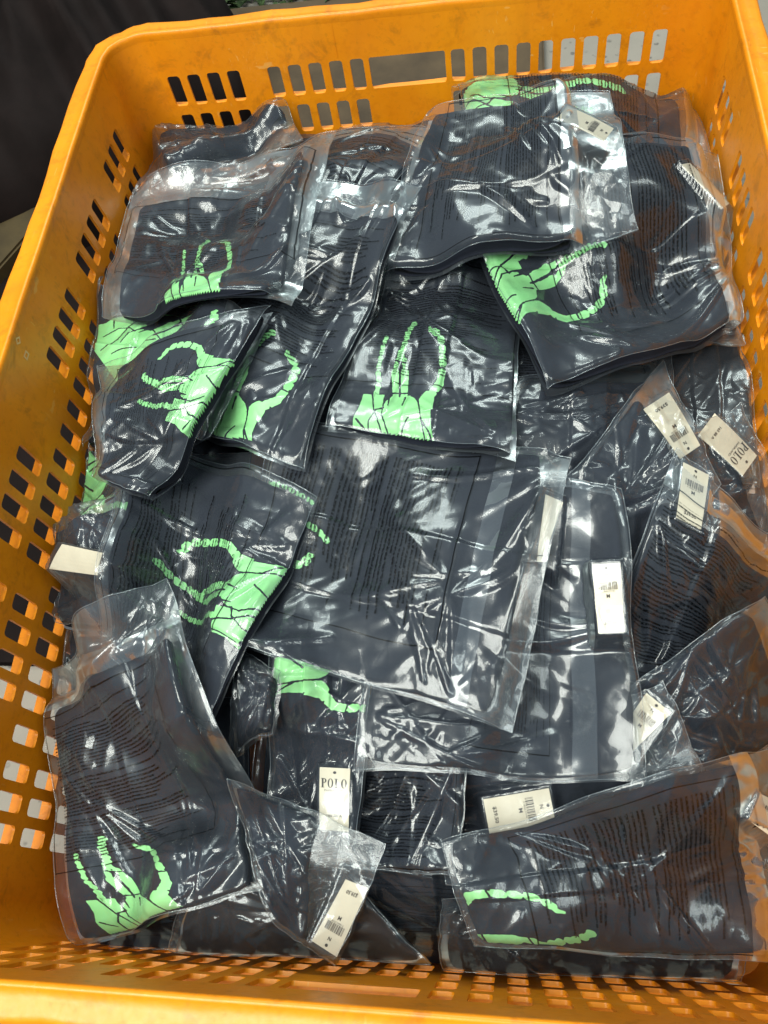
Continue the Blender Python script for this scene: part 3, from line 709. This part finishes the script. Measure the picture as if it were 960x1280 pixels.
    r = .00030; k = 5; vv_ = []
    for j in range(k):
        an = 2 * math.pi * j / k; vv_.append(Pp + r * 1.3 * math.cos(an) * sdv + r * math.sin(an) * upv)
    vv_ = np.stack(vv_, 1).reshape(-1, 3); n_ = len(Pp); i = np.arange(n_)[:, None]; j = np.arange(k)[None]; i2 = (i + 1) % n_; j2 = (j + 1) % k
    own(link('seam', mesh_np('seam', vv_, np.stack([(i * k + j), (i2 * k + j), (i2 * k + j2), (i * k + j2)], -1).reshape(-1, 4)), M_SEAL))
    if strip:
        sw = .0085 / L_; ju = np.arange(nu); jv = np.arange(max(1, int((strip - sw) * (nv - 1))), int((strip + sw) * (nv - 1)) + 2)
        G = np.concatenate([xy, zf[..., None] + .0006], -1)[:, jv]
        own(link('adhesive_strip', mesh_np('adhesive_strip', G.reshape(-1, 3), grid_quads(nu, len(jv))), M_STRIP))
    # ---- write back to the height field
    fine = 2; Z = np.full((NX, NY), -9.0)
    xs_, ys_ = x.ravel(), y.ravel(); base_h = (zf - wr * wz * .8).ravel()
    for ox in (0, .5):
        for oy in (0, .5):
            ii = np.clip(((xs_ - X0) / RES + ox).astype(int), 0, NX - 1); jj = np.clip(((ys_ - Y0) / RES + oy).astype(int), 0, NY - 1); np.maximum.at(Z, (ii, jj), base_h)
    H = np.maximum(H, Z)
    return root
# quads are given flap-left, flap-right, end-right, end-left where the rays of the photograph meet the heap
PLAIN = dict(text=(-9, -9, -8, -8))
def filler(q, lab, **k): return bag(q, lab, T=.020, strip=0, **k)
filler([(190, 250), (420, 190), (440, 360), (170, 390)], 'dark bagged shirt buried under the pile in the upper left of the crate')
filler([(450, 130), (720, 120), (740, 330), (440, 340)], 'dark bagged shirt buried under the middle of the far pile')
filler([(720, 140), (890, 170), (930, 400), (740, 380)], 'dark bagged shirt buried beside the right wall at the far end')
filler([(110, 420), (330, 420), (300, 700), (80, 700)], 'dark bagged shirt buried along the left wall below the hand prints')
filler([(700, 420), (930, 420), (965, 680), (700, 660)], 'dark bagged shirt buried under the tags near the right wall')
filler([(70, 740), (300, 740), (330, 1130), (90, 1120)], 'dark bagged shirt buried under the large bag in the lower left')
filler([(330, 860), (620, 880), (620, 1150), (300, 1150)], 'dark bagged shirt lying deep in the gap at the near end')
filler([(640, 900), (970, 900), (990, 1190), (640, 1190)], 'dark bagged shirt buried in the lower right corner')
filler([(380, 440), (700, 440), (700, 860), (350, 860)], 'dark bagged shirt buried under the centre of the pile')
filler([(330, 250), (560, 260), (520, 560), (300, 540)], 'dark bagged shirt buried under the upright green fingers')
filler([(560, 280), (760, 300), (760, 560), (560, 560)], 'dark bagged shirt buried below the right hand print')
filler([(180, 560), (420, 560), (360, 880), (160, 860)], 'dark bagged shirt buried under the large green hand')
filler([(560, 640), (860, 640), (860, 940), (560, 960)], 'dark bagged shirt buried below the barcode tag')
filler([(112, 320), (345, 330), (345, 500), (108, 480)], 'dark bagged shirt buried between the upper left hand prints')
filler([(80, 1060), (330, 1070), (350, 1195), (110, 1192)], 'dark bagged shirt buried under the foot of the large lower left bag')
filler([(400, 1070), (640, 1080), (640, 1215), (400, 1200)], 'dark bagged shirt wedged against the near slots at the bottom centre')
# --- low bags that show in the gaps
bag([(215, 590), (180, 720), (88, 650), (104, 560)], 'bag by the left wall showing only a sliver of green print', hand=[(118, 540), (98, 650), (230, 600)], **PLAIN)
bag([(75, 655), (150, 600), (160, 790), (42, 775)], 'crumpled clear bag against the left wall with a white label strip', T=.02, wr=1.6, strip=0,
    tags=[([(78, 680), (129, 691), (122, 719), (62, 711)], 'plain', 'frosted white label strip')], **PLAIN)
bag([(925, 480), (1010, 470), (1010, 780), (905, 720)], 'glossy crumpled bag standing at the right edge of the picture', T=.02, wr=1.7, strip=0, **PLAIN)
bag([(800, 420), (940, 395), (950, 610), (835, 610)], 'plain brownish black bag standing between the hand print and the tags', T=.02, wr=.5, strip=0, fab=M_FAB2, **PLAIN)
bag([(960, 160), (985, 430), (880, 420), (850, 160)], 'crinkled empty-ended bag pressed against the right wall of the crate', T=.018, wr=1.8, strip=0, gar=(.05, .3, .9, .96), **PLAIN)
bag([(350, 138), (548, 140), (545, 250), (372, 250)], 'glossy bag mostly hidden below the handle opening of the far crate wall', T=.02, wr=1.4, strip=0, **PLAIN)
bag([(135, 205), (318, 86), (380, 172), (168, 288)], 'tightly rolled bag with a pointed clear corner in the far left corner', T=.036, wr=1.3, strip=0, gar=(.30, .22, .97, .80), lift=.016, **PLAIN)
bag([(890, 140), (905, 300), (585, 215), (572, 92)], 'bag with a folded pale green print against the far wall', T=.030, hand=[(572, 150), (600, 90), (780, 118)], gar=(.05, .16, .95, .98), lift=.010)
bag([(550, 1120), (935, 1130), (925, 1228), (555, 1216)], 'glossy black bag at the very bottom right of the heap', T=.03, wr=1.2, strip=0, fab=M_FAB2, **PLAIN)
bag([(240, 1080), (430, 1090), (540, 1205), (215, 1190)], 'glossy black bag lying low behind the near slots', T=.02, wr=1.3, strip=0, fab=M_FAB2, **PLAIN)
bag([(820, 955), (800, 1120), (560, 1110), (540, 950)], 'bag with a slanted price tag below the large plain bags', wr=.7, strip=0,
    tags=[([(686, 985), (694, 1026), (612, 1042), (604, 999)], 'back', 'cream price tag lying sideways')], **PLAIN)
bag([(445, 850), (590, 880), (570, 1095), (430, 1085)], 'bag with deep stretched folds just right of the upright cream tag', wr=1.5, text=(.05, .15, .9, .95))
bag([(640, 470), (840, 440), (835, 640), (640, 640)], 'plain navy bag below the right hand print with a glinting edge', wr=1.2, strip=0, **PLAIN)
bag([(930, 500), (1000, 640), (880, 720), (835, 560)], 'bag whose large-lettered cream tag lies upside down near the right wall', wr=1.1, strip=0, gar=(.05, .35, .95, .97),
    tags=[([(946, 570), (928, 595), (872, 545), (893, 517)], 'front', 'cream large-lettered tag turned upside down')], **PLAIN)
bag([(832, 448), (900, 600), (830, 760), (700, 610)], 'clear bag peak carrying a turned barcode tag beside the large-lettered tag', wr=1.5, strip=0, gar=(.05, .25, .95, .97),
    tags=[([(875, 557), (850, 574), (804, 512), (836, 491)], 'back', 'cream price tag turned upside down')], **PLAIN)
bag([(845, 560), (1000, 700), (920, 885), (745, 840)], 'bag with slanting dark print lines and a hanging tag on the right', wr=1.2, text=(.04, .2, .9, .9),
    tags=[([(854, 578), (886, 594), (876, 663), (845, 647)], 'back', 'cream price tag hanging at the top corner')], gar=(.05, .22, .95, .965))
bag([(960, 740), (1010, 900), (850, 1010), (770, 870)], 'very wrinkled bag on the right edge above the lower right bag', wr=2.0, strip=0, **PLAIN)
bag([(770, 880), (830, 850), (880, 960), (790, 1000)], 'small clear flap with an M size tag beside the wrinkled bag', wr=1.2, nogar=True, strip=0,
    tags=[([(808, 866), (839, 891), (782, 948), (764, 930)], 'back', 'cream size M tag at a slant')], **PLAIN)
bag([(345, 775), (470, 800), (445, 1065), (330, 1060)], 'upright bag with a green finger print and an upright large-lettered tag', wr=1.5, strip=0, hand=[(392, 760), (345, 866), (520, 836)],
    tags=[([(400, 959), (438, 961), (436, 1040), (400, 1037)], 'front', 'cream large-lettered tag hanging upright')], **PLAIN)
bag([(777, 613), (803, 976), (440, 962), (510, 590)], 'large plain bag with a barcode tag along its right edge', wr=.9, strip=.20, gar=(.04, .03, .96, .97), text=(.3, .34, .9, .6),
    tags=[([(740, 706), (775, 704), (781, 790), (748, 792)], 'back', 'cream barcode tag with size M'),
          ([(682, 618), (704, 628), (678, 703), (671, 702)], 'plain', 'cream tag seen nearly edge-on')])
bag([(298, 812), (352, 842), (340, 915), (285, 945)], 'small crinkled bag corner poking out beside the large green hand', wr=1.8, strip=0, gar=(.1, .1, .9, .9), **PLAIN)
bag([(714, 572), (638, 918), (285, 800), (345, 530)], 'large bag in the centre covered in dark warning print', wr=.75, strip=.20, gar=(.04, .08, .96, .97), text=(.08, .32, .80, .95),
    hand=[(292, 565), (269, 662), (412, 681)])
bag([(125, 805), (158, 545), (396, 622), (260, 912)], 'bag with a large green hand reaching left across its middle', wr=.8, strip=0, hand=[(308, 815), (352, 712), (196, 701)], gar=(.03, .1, .93, .985), text=(.05, .12, .95, .8))
bag([(500, 300), (655, 290), (643, 572), (405, 535)], 'bag with three upright green fingers and a thumb near the centre', wr=.9, hand=[(440, 537), (539, 548), (520, 404)], gar=(.03, .1, .96, .985), text=(.05, .2, .95, .75))
bag([(900, 190), (948, 400), (685, 490), (550, 240)], 'bag with a green skeleton hand reaching right below the far tag', T=.022, wr=.85, hand=[(591, 314), (645, 398), (758, 308)], gar=(.04, .13, .96, .985), text=(.06, .16, .80, .72), lift=.004,
    tags=[([(850, 206), (862, 204), (911, 255), (901, 262)], 'plain', 'cream tag seen edge-on at the flap')])
bag([(420, 160), (560, 150), (408, 357), (362, 350)], 'narrow dark bag wedged between two upper left bags', wr=.8, strip=0, text=(.05, .1, .95, .9))
bag([(762, 110), (800, 281), (475, 345), (535, 145)], 'bulging bag at the top centre with a small white price tag', T=.022, wr=.9, strip=.26, gar=(.05, .26, .95, .95), text=(.06, .33, .94, .85), lift=.006,
    tags=[([(767, 161), (755, 177), (696, 149), (709, 133)], 'back', 'small white price tag at the flap')])
bag([(392, 225), (527, 228), (382, 588), (222, 530)], 'long narrow bag with a green hand at its lower end', wr=.9, strip=.14, hand=[(228, 526), (310, 556), (345, 418)], gar=(.05, .13, .95, .97), text=(.08, .18, .95, .72))
bag([(330, 400), (260, 540), (105, 560), (118, 385)], 'bag with a green palm partly covered near the left wall', T=.018, hand=[(135, 405), (168, 462), (275, 372)], gar=(.03, .13, .97, .97), **PLAIN)
bag([(112, 595), (118, 455), (342, 385), (190, 623)], 'bag with a green hand pointing left above the left wall slots', wr=.8, strip=0, hand=[(238, 548), (290, 452), (180, 470)], gar=(.04, .1, .96, .985), text=(.1, .15, .9, .75))
bag([(160, 242), (418, 160), (366, 380), (124, 392)], 'upper left bag with a green hand and a wide clear flap', wr=1.0, strip=0, hand=[(191, 397), (280, 388), (262, 302)], gar=(.08, .15, .90, .985), text=(.08, .2, .92, .7))
bag([(55, 832), (203, 715), (336, 1102), (98, 1188)], 'large glossy bag in the lower left with a green hand at its foot', T=.024, wr=1.25, strip=.14, hand=[(127, 1162), (246, 1160), (130, 1046)], gar=(.04, .15, .88, .98), text=(.03, .22, .72, .72))
bag([(480, 1053), (418, 1213), (345, 1148), (287, 975)], 'small bag with a pointed clear corner and a tilted price tag', T=.014, wr=1.3, strip=0, gar=(.05, .45, .95, .97),
    tags=[([(421, 1196), (390, 1176), (432, 1099), (460, 1110)], 'back', 'cream price tag tilted in the clear corner')], **PLAIN)
bag([(985, 922), (1000, 1205), (592, 1182), (549, 1052)], 'large bag in the lower right corner with a folded green edge', T=.026, wr=1.1, strip=.16, hand=[(575, 1240), (492, 1128), (742, 1165)], gar=(.05, .13, .95, .97), text=(.12, .18, .95, .78), bow=0.0,
    tags=[([(950, 992), (988, 1010), (972, 1052), (935, 1025)], 'back', 'cream tag cut by the right edge of the picture')])

# ------------------------------------------------------------------ things round the crate
def prism(name, pts, z0, z1, mat, bev=.004):
    bm = bmesh.new(); vs = [bm.verts.new((a, b_, z0)) for a, b_ in pts]; f = bm.faces.new(vs); r = bmesh.ops.extrude_face_region(bm, geom=[f])
    for v_ in r['geom']:
        if isinstance(v_, bmesh.types.BMVert): v_.co.z = z1
    bmesh.ops.recalc_face_normals(bm, faces=bm.faces); bmesh.ops.bevel(bm, geom=bm.edges[:], offset=bev, segments=2, affect='EDGES')
    me = bpy.data.meshes.new(name); bm.to_mesh(me); bm.free(); return link(name, me, mat)
tag(prism('brown_board', [(-1.6, 1.19), (.205, 1.17), (.215, 1.785), (-1.6, 1.785)], FLOOR_Z - .012, FLOOR_Z + .012, M_MAT), 'flat dark brown board lying on the floor behind the crate', 'board')
tag(prism('rubber_mat', [(-1.7, .34), (-.47, .34), (-.47, 1.16), (-1.7, 1.16)], FLOOR_Z - .012, FLOOR_Z - .004, M_SHADE_DARK), 'black rubber mat on the floor along the left side of the crate', 'mat')
p = [pix_z(-60, 330, FLOOR_Z + .1)[:2], pix_z(70, 190, FLOOR_Z + .1)[:2], pix_z(95, 225, FLOOR_Z + .1)[:2], pix_z(-60, 400, FLOOR_Z + .1)[:2]]
tag(prism('wooden_beam', p, FLOOR_Z - .004, FLOOR_Z + .1, M_WOOD), 'dark wooden beam lying slantwise beside the left rim', 'beam')
# heap of dark sacks to the left
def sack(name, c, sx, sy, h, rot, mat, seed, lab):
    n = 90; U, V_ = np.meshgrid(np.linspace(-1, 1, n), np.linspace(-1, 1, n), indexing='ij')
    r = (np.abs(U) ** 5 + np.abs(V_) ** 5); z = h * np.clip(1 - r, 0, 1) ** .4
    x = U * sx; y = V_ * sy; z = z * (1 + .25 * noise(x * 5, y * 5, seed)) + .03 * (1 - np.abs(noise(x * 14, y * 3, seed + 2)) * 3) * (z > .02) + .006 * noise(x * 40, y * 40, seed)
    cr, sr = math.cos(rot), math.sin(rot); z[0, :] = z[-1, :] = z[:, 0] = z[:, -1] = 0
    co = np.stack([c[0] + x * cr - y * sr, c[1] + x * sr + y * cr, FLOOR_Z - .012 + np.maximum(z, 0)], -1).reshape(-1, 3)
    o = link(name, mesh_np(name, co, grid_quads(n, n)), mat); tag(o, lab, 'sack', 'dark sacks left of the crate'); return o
sack('shaded_sack', (-.86, 1.62), .42, .55, .26, .5, M_SHADE_DARK, 3, 'ribbed dark purple sack in the top left corner of the picture')
sack('shaded_sack', (-1.15, .85), .46, .42, .09, -.2, M_SHADE_DARK, 8, 'dark sack on the floor left of the crate rim')
tag(prism('grey_sleeve', [tuple(pix_z(a, b_, FLOOR_Z + .05)[:2]) for a, b_ in ((-50, 330), (2, 338), (18, 372), (5, 425), (-50, 470))], FLOOR_Z - .012, FLOOR_Z + .05, M_GREY, .01), 'pale grey rounded object just left of the crate rim', 'parcel')
rs_ = random.Random(2)
V = []; F = []
for k in range(260):
    x = rs_.uniform(-.58, -.15); y = rs_.uniform(1.79, 1.93); a = rs_.uniform(0, 6.28); l_ = rs_.uniform(.008, .03); z = FLOOR_Z - .012 + rs_.uniform(.002, .03); b_ = len(V)
    dx, dy = math.cos(a) * l_, math.sin(a) * l_
    V += [(x - dx, y - dy, z), (x - dy * .4, y + dx * .4, z + .012), (x + dx, y + dy, z + .004), (x + dy * .4, y - dx * .4, z + .01)]; F.append((b_, b_ + 1, b_ + 2, b_ + 3))
o = pym('plant_litter', V, F, M_GREENLEAF); tag(o, 'scatter of dark green leafy litter on the floor beyond the far rim', 'litter', kind='stuff')
